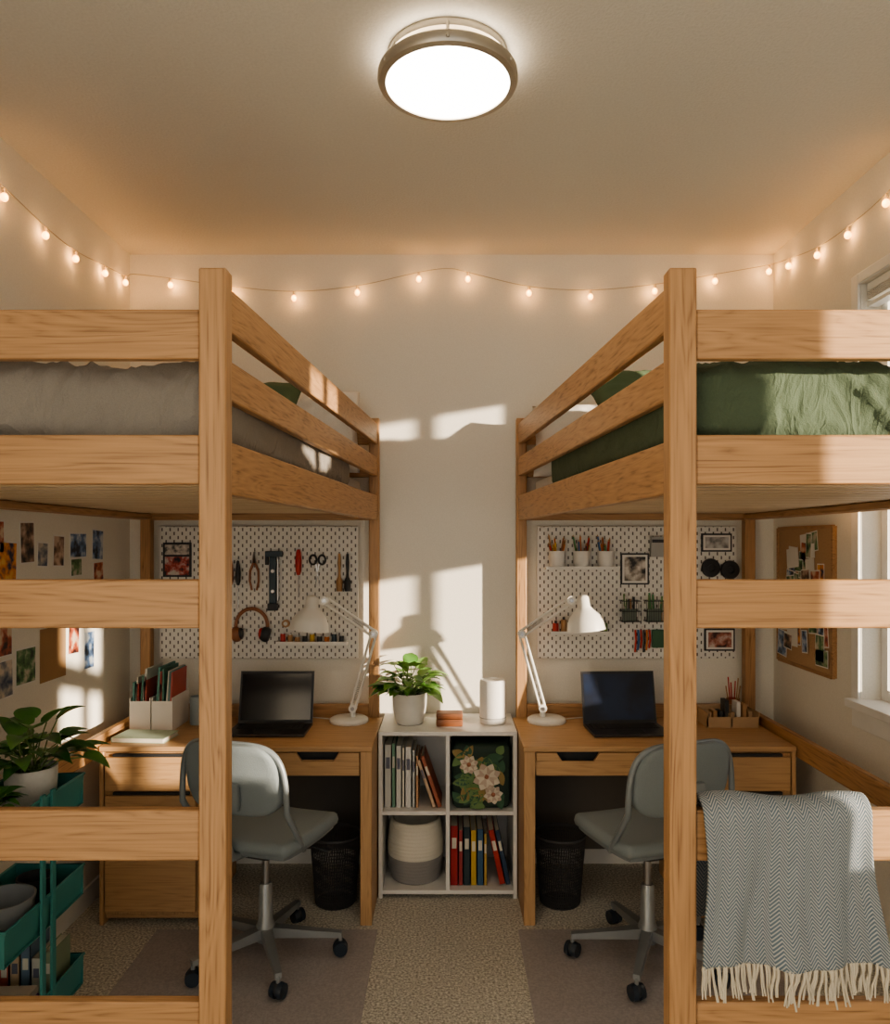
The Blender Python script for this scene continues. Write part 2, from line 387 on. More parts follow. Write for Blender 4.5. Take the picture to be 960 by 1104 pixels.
# ------------------------------------------------------------------ throw blanket
def throw():
    HB=herring(); bm=bmesh.new(); uvl=bm.loops.layers.uv.new('UVMap')
    nu,nv=80,90; Lf=.315; R=.038; Lb=.26; tot=Lf+math.pi*R+Lb; yc=YF+.022; zt=.997
    grid=[]
    for i in range(nu+1):
        u=i/nu; row=[]
        for j in range(nv+1):
            s=tot*j/nv
            if s<Lf: y=yc-R; z=zt-(Lf-s); dn=(Lf-s)/Lf; out=-1
            elif s<Lf+math.pi*R:
                a=(s-Lf)/R; y=yc-R*math.cos(a); z=zt+R*math.sin(a); dn=0; out=-math.cos(a)
            else: y=yc+R; z=zt-(s-Lf-math.pi*R); dn=(s-Lf-math.pi*R)/Lb; out=1
            x=.557+u*(.368+.026*dn)+.006*math.sin(dn*5+u*3)
            fo=(.016*math.sin(u*11+.6+dn*1.2)+.010*math.sin(u*23+2+dn*2))*(.25+.75*dn)
            y+=out*(.006+max(-.012,fo)*1.0 + .010*dn); z+=.004*math.sin(u*9)*(1 if dn else 1.5)
            row.append((bm.verts.new((x,y,z)),(u*.39,s)))
        grid.append(row)
    for i in range(nu):
        for j in range(nv):
            q=[grid[i][j],grid[i+1][j],grid[i+1][j+1],grid[i][j+1]]
            f=bm.faces.new([a[0] for a in q]); f.smooth=True
            for l,a in zip(f.loops,q): l[uvl].uv=a[1]
    hem=[grid[i][0][0].co.copy() for i in range(nu+1)]
    me=bpy.data.meshes.new('throw'); bm.to_mesh(me); bm.free(); me.materials.append(HB)
    ob=bpy.data.objects.new('cloth',me); bpy.context.scene.collection.objects.link(ob)
    s=ob.modifiers.new('s','SOLIDIFY'); s.thickness=.007; s.offset=0
    FR=cmat('wool_fringe',(.60,.55,.45),.95,0,.4,400)
    b=B()
    for k in range(52):
        t=k/51; p=hem[int(t*nu)]+V((random.uniform(-.002,.002),0,.004))
        L=random.uniform(.065,.09); sw=random.uniform(-.014,.014)
        b.ball(p-V((0,0,.006)),.0048,FR,seg=8)
        for q in range(2):
            sw2=sw+random.uniform(-.007,.007)
            b.tube([p,p+V((sw2*.2,-.003*q,-L*.3)),p+V((sw2*.7,.003,-L*.65)),p+V((sw2*1.1,0,-L))],.0034,FR,6,.0018)
    fr=b.done('fringe')
    e=bpy.data.objects.new('herringbone_throw_blanket',None); bpy.context.scene.collection.objects.link(e)
    ob.parent=e; fr.parent=e
throw()
# ------------------------------------------------------------------ desks
def desk(sx):
    b=B(); X=lambda x:sx*x
    def bx(x0,x1,y0,y1,z0,z1,m): b.box(X(x0),X(x1),y0,y1,z0,z1,m)
    yf,yb=3.20,3.738
    bx(.315,1.456,yf,yb,.727,.75,DX)
    bx(.318,.366,yf+.006,yb-.01,0,.727,DZ)
    xa,xb=.370,1.022; n0,n1=.455,.635; y0,y1=yf+.008,yf+.026; zt,zn,zb=.722,.685,.625
    bx(xa,xb,y0,y1,zb,zn,DX)
    q=lambda z,a,c:[(X(a),y0,z),(X(c),y0,z),(X(c),y1,z),(X(a),y1,z)]
    b.hexa(q(zn,xa,n0+.025),q(zt,xa,n0),DX); b.hexa(q(zn,n1-.025,xb),q(zt,n1,xb),DX)
    bx(xa,xb,yf+.06,yf+.07,.63,.727,DARK); bx(xa,xb,yf+.026,yf+.45,.632,.64,DARK)  # dark boards behind the hand cut-out stand in for shade inside the drawer
    bx(1.026,1.044,yf+.006,yb-.01,0,.727,DZ); bx(1.438,1.456,yf+.006,yb-.01,0,.727,DZ); bx(1.044,1.438,yb-.03,yb-.012,.03,.727,DZ)
    bx(1.044,1.438,yf+.03,yb-.03,.02,.04,DX)
    for z0,z1 in((.565,.705),(.300,.545),(.060,.280)):
        bx(1.052,1.430,yf-.002,yf+.018,z0,z1,DX); bx(1.08,1.40,yf+.005,yf+.03,z1,z1+.012,DARK)
    bx(1.044,1.438,yf+.02,yf+.03,.04,.72,DZ)
    bx(.366,1.026,yb-.03,yb-.014,.12,.727,SHADE)  # added dark sheet painting the shade beneath the desk, no real panel
    b.done('wooden_desk',.003)
desk(-1); desk(1)
# ------------------------------------------------------------------ bookcase
b=B()
x0,x1,y0,y1,h,t=-.312,.312,3.45,3.825,.75,.018
b.box(x0,x0+t,y0,y1,0,h-t,WHITE); b.box(x1-t,x1,y0,y1,0,h-t,WHITE); b.box(x0,x1,y0,y1,h-t,h,WHITE)
b.box(x0+t,x1-t,y0,y1,.02,.02+t,WHITE); xm=(x0+x1)/2; b.box(xm-t/2,xm+t/2,y0,y1,.038,h-t,WHITE)
b.box(x0+t,xm-t/2,y0,y1,.375,.375+t,WHITE); b.box(xm+t/2,x1-t,y0,y1,.375,.375+t,WHITE)
b.box(x0+t,x1-t,y1-.008,y1,.038,h-t,WHITE)
b.done('cube_bookcase',.0015)
def book(b,x,z,th,h,dp,col,y,lean=0):
    cm=cmat('book_%02d%02d%02d'%tuple(int(c*99) for c in col),col,.5); pg=cmat('book_pages',(.72,.68,.58),.8)
    o=b.M; b.M=o@T(x,y,z)@rot('Y',lean)
    b.box(0,th,0,.002,0,h,cm); b.box(0,.0018,0,dp,0,h,cm); b.box(th-.0018,th,0,dp,0,h,cm); b.box(.0018,th-.0018,.002,dp-.004,.003,h-.004,pg)
    lb=cmat('book_label_dark',(.15,.15,.2),.6) if sum(col)>1.2 else cmat('book_label_light',(.7,.66,.55),.6)
    b.box(th*.2,th*.8,-.0008,0,h*.62,h*.8,lb); b.M=o
b=B(); x=-.288
for th,hh,c in((.030,.285,(.62,.60,.55)),(.016,.29,(.20,.35,.24)),(.024,.28,(.72,.70,.65)),(.012,.27,(.75,.72,.6)),(.028,.275,(.70,.69,.66)),(.014,.26,(.5,.52,.5)),(.012,.235,(.6,.35,.2))):
    book(b,x,.3935,th,hh,.20,c,3.50); x+=th+.003
book(b,-.045,.3945,.018,.245,.19,(.40,.13,.07),3.49,-19); book(b,-.068,.3945,.016,.225,.18,(.62,.44,.30),3.49,-19)
b.done('row_of_books')
b=B(); x=.012
for th,hh,c in((.034,.27,(.42,.03,.03)),(.020,.25,(.35,.05,.05)),(.030,.265,(.03,.05,.06)),(.026,.25,(.62,.42,.07)),(.028,.255,(.05,.12,.22)),(.014,.235,(.5,.35,.1))):
    book(b,x,.0385,th,hh,.2,c,3.50); x+=th+.003
book(b,.236,.046,.026,.25,.2,(.45,.04,.03),3.49,-12); book(b,.266,.046,.02,.25,.2,(.04,.07,.13),3.49,-12)
b.done('row_of_books')
b=B(); RW=cmat('rope_white',(.74,.70,.60),.9,0,.5,300); RG=cmat('rope_grey',(.30,.29,.28),.9,0,.5,300)
BX=-.1515
def coil(z0,z1,n,m):
    pr=[]
    for i in range(n*4+1):
        t=i/(n*4); z=lerp(z0,z1,t); s=(z-.04)/.27; pr.append((.112+.016*math.sin(math.pi*min(1,s))+.003*abs(math.sin(math.pi*t*n)),z))
    b.lathe((BX,3.61,0),pr,m,40)
b.lathe((BX,3.61,0),[(0,.0395),(.112,.0395),(.112,.04)],RG,40); coil(.04,.15,7,RG); coil(.15,.31,10,RW)
b.lathe((BX,3.61,0),[(.112,.31),(.104,.312),(.102,.30),(.106,.1),(0,.06)],RW,40)
b.done('rope_storage_basket',angle=60)
# floral bin
b=B(); FG=cmat('dark_green_fabric',(.035,.06,.045),.8,0,.3,200)
b.rbox((.132,.15,.147),.03,.02,FG,None,T(.152,3.62,.541))
LG=cmat('print_leaf_green',(.16,.26,.10),.7); LG2=cmat('print_leaf_dark',(.06,.14,.08),.7); LG3=cmat('print_leaf_ochre',(.34,.25,.10),.7); PT=cmat('print_petal',(.74,.66,.54),.7); PT2=cmat('print_petal_shade',(.58,.46,.36),.7); PC=cmat('print_petal_centre',(.45,.20,.12),.7)
for i in range(60):
    a=random.uniform(0,6.28); px=.152+random.uniform(-.095,.095); pz=.54+random.uniform(-.115,.115)
    ex=max(.03,min(.245,px+.06*math.cos(a))); ez=max(.41,min(.675,pz+.06*math.sin(a)))
    dd=V((ex-px,0,ez-pz)); 
    if dd.length<.03: continue
    b.leaf((px,3.4675,pz),dd,dd.length*1.3,.04,random.choice([LG,LG,LG2,LG2,LG3]),0,flat=True)
for (fx,fz,r) in((.175,.545,.066),(.095,.60,.045),(.205,.465,.045)):
    for k in range(8):
        a=k*.785+fx*20; b.leaf((fx,3.463,fz),(math.cos(a),-.12,math.sin(a)),r,r*.75,PT if k%2 else PT2,0,flat=True)
    b.ball((fx,3.458,fz),.010,PC,seg=10)
b.done('floral_storage_bin',angle=60)
b=B(); SP=cmat('speaker_white',(.78,.76,.72),.6,0,.4,500)
b.lathe((.212,3.62,.75),[(0,0.0),(.055,0.0),(.061,.006),(.062,.012),(.062,.195),(.058,.205),(.052,.207),(.050,.203),(0,.203)],SP,40)
b.lathe((.212,3.62,.75),[(.0625,.028),(.0635,.030),(.0625,.032)],cmat('grey_ring',(.35,.35,.34),.5),40)
b.done('smart_speaker')
b=B(); WB=wood('x','walnut',(.26,.10,.045),(.14,.05,.02))
b.rbox((.062,.045,.018),.008,.01,WB,None,T(.008,3.58,.768)); b.rbox((.062,.045,.012),.008,.01,WB,None,T(.008,3.58,.799)); b.done('wooden_trinket_box')
LEAF=[cmat('leaf_green_a',(.17,.36,.08),.4),cmat('leaf_green_b',(.11,.27,.055),.4),cmat('leaf_green_c',(.25,.44,.12),.4)]
LEAFD=[cmat('pothos_green_a',(.09,.24,.06),.35),cmat('pothos_green_b',(.06,.18,.045),.35),cmat('pothos_green_c',(.14,.30,.08),.35)]
STEM=cmat('plant_stem',(.16,.24,.08),.6); SOIL=cmat('potting_soil',(.05,.035,.025),1.,0,.8,90)
def plant(name,c,r,h,n,spread,up,Lf,Wf,seed,heart=True,pot='pot_white',rgb=(.75,.73,.68),rib=False,droop=.5,LV=None):
    LV=LV or LEAF
    rnd=random.Random(seed); b=B(); PM=cmat(pot,rgb,.5,0,.6 if rib else .1,60 if rib else 20)
    cx,cy,cz=c
    b.lathe(c,[(0,0),(r*.72,0),(r*.82,h*.06),(r*.97,h*.55),(r,h),(r*.93,h),(r*.9,h*.85),(0,h*.85)],PM,36)
    b.lathe((cx,cy,cz+.001),[(r*.9,h*.86),(0,h*.87)],SOIL,24)
    for i in range(n):
        a=rnd.uniform(0,6.283); k=rnd.random()**.7; el=lerp(1.35,.25,k)
        d=V((math.cos(a)*math.cos(el),math.sin(a)*math.cos(el),math.sin(el)))
        p0=V((cx+rnd.uniform(-.3,.3)*r,cy+rnd.uniform(-.3,.3)*r,cz+h*.85))
        L=lerp(up,spread,k)*rnd.uniform(.6,1.0)
        p1=p0+d*L*.5+V((0,0,L*.12)); p2=p0+d*L
        b.tube([p0,p1,p2],.0022,STEM,5)
        ld=V((d.x,d.y,d.z*.3+rnd.uniform(-.15,.3)))
        b.leaf(p2,ld,Lf*rnd.uniform(.7,1.1),Wf*rnd.uniform(.8,1.1),rnd.choice(LV),droop*rnd.uniform(.4,1),heart)
        if rnd.random()<.6:
            a2=a+rnd.uniform(-1.2,1.2); b.leaf(p1,(math.cos(a2),math.sin(a2),.25),Lf*.8,Wf*.8,rnd.choice(LV),droop,heart)
    return b.done(name,angle=60)
plant('potted_green_plant',(-.180,3.62,.75),.082,.145,42,.13,.18,.10,.072,3)
# ------------------------------------------------------------------ pegboards + contents
def pegboard(sx):
    b=B(); b.rbox((.495,.006,.328),.005,.2,PEG,None,T(sx*.938,3.814,1.353))
    for dx in(-.45,.45):
        for dz in(-.28,.28): b.cyl((sx*.938+dx,3.839,1.353+dz),(sx*.938+dx,3.805,1.353+dz),.008,.008,WHITE,12)
    return b.done('pegboard',angle=60)
pegboard(-1); pegboard(1)
YP=3.806
def hook(b,x,z): b.tube([(x,YP+.002,z+.01),(x,YP-.012,z+.008),(x,YP-.028,z+.002),(x,YP-.03,z+.012)],.0025,WHITE,6)
RED=cmat('red_plastic',(.50,.04,.03),.4); TEALP=cmat('petrol_plastic',(.03,.055,.075),.4); STEEL=cmat('steel',(.45,.45,.46),.3,1.); YEL=cmat('yellow_plastic',(.65,.42,.06),.4); ORG=cmat('orange_plastic',(.6,.2,.05),.5)
TAN=cmat('tan_leather',(.33,.14,.07),.5); BRS=cmat('brush_wood',(.45,.26,.12),.5); BLU=cmat('blue_pencil',(.06,.16,.35),.5); GRN=cmat('green_pencil',(.08,.25,.1),.5); WPL=cmat('white_plastic',(.80,.78,.74),.4)
y=YP-.018
b=B()
for i,(x,m) in enumerate(((-1.07,TAN),(-1.035,DARK))):
    b.lathe((x,y,1.39),[(0,0),(.006,0),(.012,.02),(.013,.06),(.009,.10),(.006,.12),(0,.122)],m,14); b.cyl((x,y,1.27),(x,y,1.39),.003,.003,STEEL,8)
b.done('screwdrivers')
b=B()
for sg in(-1,1):
    b.tube([(-.955+sg*.004,y,1.50),(-.955+sg*.020,y,1.46),(-.955+sg*.022,y,1.41),(-.955+sg*.012,y,1.365)],.0065,TAN,8,.005)
    b.hexa([(-.955,y-.005,1.495),(-.955+sg*.014,y-.005,1.495),(-.955+sg*.014,y+.005,1.495),(-.955,y+.005,1.495)],[(-.955,y-.003,1.555),(-.955+sg*.005,y-.003,1.555),(-.955+sg*.005,y+.003,1.555),(-.955,y+.003,1.555)],STEEL)
b.done('pliers')
b=B(); b.box(-.880,-.846,y-.008,y+.008,1.30,1.53,TEALP); b.box(-.90,-.815,y-.010,y+.008,1.53,1.558,TEALP); b.box(-.888,-.838,y-.012,y+.008,1.265,1.30,DARK); b.box(-.90,-.884,y-.01,y+.006,1.49,1.53,DARK)
for z in(1.36,1.46): b.cyl((-.863,y-.010,z),(-.863,y-.006,z),.010,.010,STEEL,14)
b.box(-.842,-.834,y-.005,y+.005,1.31,1.52,STEEL); b.done('marking_gauge',.003)
b=B(); b.lathe((-.737,y,1.44),[(0,0),(.008,0),(.014,.02),(.016,.07),(.012,.11),(.008,.125),(0,.127)],RED,16); b.cyl((-.737,y,1.33),(-.737,y,1.44),.004,.004,STEEL,8)
b.done('red_screwdriver')
b=B()
for sg in(-1,1):
    cx=-.643+sg*.022; b.tube([(cx+.017*math.cos(t),y,1.515+.023*math.sin(t)) for t in [i*6.283/14 for i in range(15)]],.005,DARK,8)
    b.hexa([(-.643+sg*.012,y-.002,1.495),(-.643+sg*.004,y-.002,1.495),(-.643+sg*.004,y+.002,1.495),(-.643+sg*.012,y+.002,1.495)],
           [(-.643-sg*.012,y-.001,1.385),(-.643-sg*.010,y-.001,1.385),(-.643-sg*.010,y+.001,1.385),(-.643-sg*.012,y+.001,1.385)],STEEL)
b.done('scissors')
b=B()
for x,m in((-.535,BRS),(-.495,DARK)):
    b.lathe((x,y,1.36),[(0,0),(.015,0),(.017,.05),(.008,.07),(.006,.09),(.009,.14),(.006,.185),(0,.187)],m,12)
b.done('paint_brushes')
b=B()
b.tube([(-.965+.078*math.cos(t),y-.01,1.19+.085*math.sin(t)) for t in [math.radians(-25+i*230/20) for i in range(21)]],.009,TAN,8)
for sg in(-1,1):
    b.lathe((-.965+sg*.072,y-.022,1.15),[(0,-.02),(.03,-.02),(.037,-.008),(.037,.008),(.03,.018),(0,.018)],TAN if sg<0 else DARK,20,(rot('Y',90)@rot('Y',sg*12)).to_3x3(),.8)
    b.lathe((-.965+sg*.052,y-.022,1.153),[(0,-.01),(.026,-.01),(.03,0),(.026,.01),(0,.01)],RED if sg>0 else DARK,20,rot('Y',90).to_3x3(),.8)
b.done('headphones')
b=B(); b.box(-.835,-.495,YP-.07,YP,1.098,1.104,WPL); b.box(-.835,-.495,YP-.073,YP-.068,1.098,1.118,WPL); b.box(-.838,-.832,YP-.07,YP,1.098,1.118,WPL); b.box(-.498,-.492,YP-.07,YP,1.098,1.118,WPL)
x=-.81
for i in range(9):
    m=random.choice([YEL,RED,TEALP,BRS,ORG,DARK]); hh=random.uniform(.03,.055); b.cyl((x,YP-.035,1.104),(x,YP-.035,1.104+hh),.013,.012,m,14); b.cyl((x,YP-.035,1.104+hh),(x,YP-.035,1.112+hh),.006,.006,WPL,10); x+=.036
b.done('pegboard_shelf')
b=B()
for i,(x,z,m) in enumerate(((-.70,1.235,TEALP),(-.66,1.225,YEL),(-.80,1.20,BRS))):
    b.cyl((x,YP-.004,z),(x,YP-.022,z),.019,.019,m,20); b.cyl((x,YP-.022,z),(x,YP-.024,z),.010,.010,WPL,16)
b.done('tape_rolls')
b=B(); b.box(-1.41,-1.27,YP-.006,YP-.001,1.43,1.60,DARK); b.box(-1.40,-1.28,YP-.008,YP-.006,1.44,1.53,photo(31,(.02,.02,.03),(.45,.08,.06),(.6,.55,.5),30)); b.box(-1.40,-1.28,YP-.008,YP-.006,1.54,1.59,photo(32,(.1,.1,.1),(.5,.45,.4),(.7,.65,.6),40)); b.done('framed_print')
b=B(); b.box(.478,.835,YP-.08,YP,1.468,1.474,WPL); b.box(.478,.835,YP-.083,YP-.078,1.468,1.484,WPL)
for x in(.535,.655,.775):
    b.lathe((x,YP-.04,1.474),[(0,0),(.034,0),(.036,.004),(.041,.085),(.037,.085),(.033,.01),(0,.008)],WPL,24)
    for k in range(11):
        a=random.uniform(0,6.28); l=random.uniform(.10,.15); dx,dy=.030*math.cos(a),.024*math.sin(a)
        m=random.choice([RED,BRS,BLU,TAN,ORG,DARK,GRN,YEL]); b.cyl((x+dx*.4,YP-.04+dy*.4,1.486),(x+dx*1.3,YP-.04+dy,1.484+l),.0042,.0042,m,6); b.cyl((x+dx*1.3,YP-.04+dy,1.484+l),(x+dx*1.36,YP-.04+dy,1.494+l),.0042,.0008,BRS,6)
b.done('pencil_cup_shelf')
b=B(); b.box(.50,.79,YP-.07,YP,1.15,1.156,WPL); b.box(.50,.79,YP-.073,YP-.068,1.15,1.168,WPL)
x=.53
for i in range(7):
    m=random.choice([LG,BRS,WPL,DARK,YEL,RED]); hh=random.uniform(.04,.09); b.cyl((x,YP-.035,1.156),(x,YP-.035,1.156+hh),.015,.014,m,14); b.cyl((x,YP-.035,1.156+hh),(x,YP-.035,1.17+hh),.007,.006,DARK,10); x+=.04
b.done('pegboard_shelf')
b=B()
for x in(.895,1.015):
    w=.046; z0,z1=1.215,1.315
    for z in(z0,z1,(z0+z1)/2):
        b.tube([(x-w,YP-.07,z),(x+w,YP-.07,z),(x+w,YP-.006,z),(x-w,YP-.006,z),(x-w,YP-.07,z)],.002,DARK,6)
    for k in range(9): xx=x-w+2*w*k/8; b.cyl((xx,YP-.07,z0),(xx,YP-.07,z1),.0012,.0012,DARK,5)
    b.box(x-w,x+w,YP-.07,YP-.006,z0-.002,z0,DARK)
    for k in range(6):
        xx=x+random.uniform(-.035,.035); b.cyl((xx,YP-.04,z0),(xx+random.uniform(-.01,.01),YP-.04,z0+random.uniform(.09,.14)),.006,.005,random.choice([GRN,WPL,DARK,LG,BRS]),8)
    b.box(x-.035,x+.03,YP-.05,YP-.03,z0,z0+.06,cmat('grey_green_pouch',(.2,.24,.2),.8))
b.done('wire_baskets')
def frame_print(n,x,z,w,h,i,cols):
    b=B(); b.box(x-w/2,x+w/2,YP-.01,YP-.001,z-h/2,z+h/2,DARK); b.box(x-w/2+.008,x+w/2-.008,YP-.012,YP-.01,z-h/2+.008,z+h/2-.008,WPL)
    b.box(x-w/2+.018,x+w/2-.018,YP-.0135,YP-.012,z-h/2+.018,z+h/2-.018,photo(i,*cols)); b.done(n)
frame_print('framed_print',.925,1.47,.14,.155,33,((.03,.03,.03),(.35,.3,.25),(.7,.65,.6),25))
frame_print('framed_print',1.345,1.12,.15,.11,34,((.05,.02,.02),(.4,.15,.1),(.6,.5,.45),25))
frame_print('framed_print',1.33,1.60,.15,.09,35,((.2,.2,.2),(.45,.42,.4),(.6,.6,.6),25))
b=B(); b.box(1.00,1.09,YP-.03,YP-.002,1.53,1.63,cmat('grey_pouch',(.42,.42,.40),.8)); b.box(1.005,1.085,YP-.034,YP-.03,1.60,1.615,DARK); b.done('grey_pouch',.006)
b=B()
for x,z in((1.30,1.475),(1.395,1.465)): b.lathe((x,YP-.012,z),[(0,-.01),(.044,-.01),(.047,0),(.044,.01),(.018,.011),(.015,.006),(0,.006)],BLACK,28,rot('X',90).to_3x3())
b.done('cable_spools')
b=B()
for i,m in enumerate((RED,BLU,RED,DARK,ORG,RED)):
    x=.925+i*.014; b.tube([(x,YP-.02,1.17),(x+.003,YP-.02,1.12),(x-.002,YP-.02,1.06+.01*(i%3))],.005,m,6)
hook(b,.96,1.175); b.done('hanging_markers')
b=B(); b.box(1.01,1.07,YP-.012,YP-.002,1.08,1.17,LG2); b.done('green_tag',.004)
# ------------------------------------------------------------------ left wall photos
P=[((.02,.03,.08),(.75,.28,.05),(.8,.5,.15)),((.02,.02,.02),(.25,.15,.1),(.6,.45,.35)),((.05,.08,.15),(.3,.3,.3),(.7,.6,.5)),
   ((.02,.03,.05),(.15,.25,.45),(.6,.65,.7)),((.05,.02,.02),(.5,.12,.06),(.7,.55,.4)),((.02,.05,.03),(.12,.25,.1),(.55,.5,.4))]
b=B(); KR=cmat('kraft_paper',(.42,.26,.13),.85)
L=[(2.772,1.53,.115,.15,0),(2.90,1.60,.10,.16,1),(3.01,1.553,.08,.10,2),(3.134,1.566,.09,.13,1),(3.30,1.588,.15,.11,3),(3.483,1.59,.11,.14,3),(3.283,1.495,.10,.08,5),(3.49,1.47,.10,.09,4),
   (2.70,1.62,.1,.12,4),(2.75,1.25,.10,.12,4),(2.89,1.136,.14,.14,5),(2.755,1.11,.1,.14,2),(3.26,1.185,.10,.12,4),(3.40,1.125,.10,.17,3),(3.05,1.36,.12,.12,4),(3.24,1.35,.12,.1,0),(2.88,1.38,.1,.13,3),(2.60,1.4,.12,.15,2),(2.62,1.15,.13,.12,1),(3.42,1.33,.1,.13,1)]
for i,(yy,z,w,h,k) in enumerate(L):
    o=b.M; b.M=T(XL,yy,z)@rot('X',random.uniform(-3,3))
    b.box(0.0005,.002,-w/2,w/2,-h/2,h/2,WPL); e=.006; b.box(.002,.0028,-w/2+e,w/2-e,-h/2+e,h/2-e,photo(i,*P[k],22)); b.M=o
b.box(XL+.0005,XL+.003,2.99,3.19,1.05,1.26,KR); b.done('wall_photo_prints')
b=B(); CK=cmat('cork',(.50,.33,.19),.9,0,.7,120)
b.box(XR-.012,XR,3.23,3.75,1.04,1.66,CK)
for a in((3.215,3.23,1.03,1.67),(3.75,3.765,1.03,1.67)): b.box(XR-.018,XR,a[0],a[1],a[2],a[3],WY)
b.box(XR-.018,XR,3.23,3.75,1.025,1.04,WY); b.box(XR-.018,XR,3.23,3.75,1.66,1.675,WY)
for i in range(46):
    yy=random.uniform(3.29,3.70); z=random.uniform(1.10,1.61); w=random.uniform(.05,.12); h=random.uniform(.06,.13)
    o=b.M; b.M=T(XR-.0125-.0012*(i%7),yy,z)@rot('X',random.uniform(-8,8))
    b.box(-.001,0,-w/2,w/2,-h/2,h/2,WPL); 
    if i%4: b.box(-.0016,-.001,-w/2+.005,w/2-.005,-h/2+.005,h/2-.005,photo(50+i%9,*P[(i*5)%6],25))
    b.M=o
b.done('cork_pinboard')
# ------------------------------------------------------------------ desk items
LAMPW=cmat('white_enamel',(.80,.78,.73),.35)
BULB=emat('lamp_bulb',(1.,.72,.42),14)
def desklamp(sx):
    b=B(); X=lambda x,y,z:(sx*x,y,z)
    b.lathe(X(.468,3.64,.75),[(0,0),(.088,0),(.092,.006),(.090,.018),(.080,.024),(0,.026)],LAMPW,40)
    p0=V(X(.45,3.64,.776)); p1=V(X(.345,3.58,1.175)); p2=V(X(.545,3.40,1.345))
    b.cyl(p0,p0+V((0,0,.05)),.014,.012,LAMPW)
    for (a,c) in((p0+V((0,0,.04)),p1),(p1,p2)):
        d=(c-a).normalized(); n=V((0,0,1)).cross(d).normalized()
        pp=d.cross(n)*.014
        b.cyl(a+pp,c+pp,.0065,.0065,LAMPW,10); b.cyl(a-pp,c-pp,.0065,.0065,LAMPW,10)
        b.tube([a+d*(.04+.10*i/60)+ (n*math.cos(i*1.2)+d.cross(n)*math.sin(i*1.2))*.008 for i in range(61)],.0013,STEEL,5)
        for q in(a,c): b.cyl(q-V((0,.018,0)),q+V((0,.018,0)),.019,.019,LAMPW,20); b.cyl(q-V((0,.022,0)),q+V((0,.022,0)),.009,.009,STEEL,14)
    ax=V(X(.11,-.02,-1)).normalized(); z=-ax
    M=z.to_track_quat('Z','Y').to_matrix(); c=p2+V(X(.050,-.03,-.005))
    b.cyl(p2,c,.009,.009,LAMPW,12)
    b.lathe(c,[(0,.030),(.018,.028),(.026,.018),(.028,-.02),(.040,-.035),(.066,-.06),(.080,-.09),(.086,-.125),(.083,-.125),(.076,-.09),(.060,-.060),(.03,-.035),(0,-.03)],LAMPW,40,M)
    b.ball(c-z*.07,.022,BULB,seg=14)
    b.tube([X(.53,3.66,.756),X(.60,3.70,.754),X(.66,3.72,.754)],.0025,LAMPW,6)
    b.done('desk_lamp',angle=50)
desklamp(-1); desklamp(1)
SCR=cmat('laptop_screen',(.006,.007,.012),.12); ALU=cmat('laptop_aluminium',(.10,.10,.105),.4,.8); KEY=cmat('keyboard_black',(.012,.012,.013),.5)
SCRB=photo(40,(.003,.006,.018),(.006,.014,.04),(.01,.025,.07),6); 
def laptop(x,y,rz,scr):
    b=B(); w,d=.345,.215
    b.box(-w/2,w/2,-d/2,d/2,.003,.014,ALU); b.box(-w/2+.02,w/2-.02,-.005,d/2-.02,.014,.0155,KEY); b.box(-.06,.06,-d/2+.01,-.02,.014,.0148,DARK)
    for r in range(5):
        for k in range(13): xx=-w/2+.027+k*.0225; b.box(xx,xx+.018,.004+r*.0165,.017+r*.0165,.0155,.017,DARK)
    for sx in(-.15,.15): b.cyl((sx,-.08,0),(sx,-.08,.003),.008,.008,DARK,10); b.cyl((sx,.08,0),(sx,.08,.003),.008,.008,DARK,10)
    o=b.M; b.M=T(0,d/2-.003,.014)@rot('X',-13)
    b.box(-w/2,w/2,0,.006,0,.238,ALU); b.box(-w/2+.003,w/2-.003,-.0012,0,.003,.235,BLACK); b.box(-w/2+.010,w/2-.010,-.002,-.0012,.014,.226,scr)
    b.M=o; b.cyl((-w/2+.03,d/2-.002,.013),(w/2-.03,d/2-.002,.013),.006,.006,DARK,10)
    b.done('laptop',.0012,loc=(x,y,.75),rz=math.radians(rz))
laptop(-.80,3.455,0,SCR); laptop(.805,3.455,3,SCRB)
b=B(); 
for x0 in(-1.435,-1.335):
    x1=x0+.094; y0,y1=3.46,3.68
    b.box(x0,x1,y0,y1,.7505,.754,WPL); b.box(x0,x0+.004,y0,y1,.754,.90,WPL); b.box(x1-.004,x1,y0,y1,.754,.90,WPL); b.box(x0+.004,x1-.004,y0,y0+.004,.754,.885,WPL); b.box(x0+.004,x1-.004,y1-.004,y1,.754,.95,WPL)
    x=x0+.008
    for c in ((.10,.25,.22),(.55,.52,.45),(.35,.06,.05),(.08,.2,.16),(.6,.6,.56),(.15,.3,.3),(.5,.12,.1)):
        th=random.uniform(.006,.011)
        cm=cmat('folder_%d'%int(c[0]*100),c,.6); o=b.M; b.M=T(x,3.47,.757)@rot('Y',random.uniform(0,5)); b.box(0,th,0,.19,0,random.uniform(.20,.30),cm); b.M=o; x+=th+.0015
b.done('magazine_files_with_folders')
b=B(); b.lathe((-1.175,3.60,.75),[(0,0),(.032,0),(.034,.01),(.034,.12),(.030,.13),(.029,.12),(.029,.01),(0,.008)],cmat('blue_grey_ceramic',(.35,.42,.44),.4),28); b.done('ceramic_cup')
b=B(); NB=cmat('sage_notebook',(.42,.50,.38),.7); PG=cmat('book_pages',(.72,.68,.58),.8)
b.M=T(-1.31,3.33,.7505)@rot('Z',-5); b.box(-.115,.115,-.075,.075,0,.002,NB); b.box(-.113,.111,-.073,.073,.002,.018,PG); b.box(-.115,.115,-.075,.075,.018,.020,NB); b.box(-.117,-.114,-.075,.075,0,.020,NB); b.done('notebook')
b=B(); CB=cmat('organizer_cardboard',(.50,.34,.20),.8); x0,x1,y0,y1=1.19,1.43,3.52,3.66
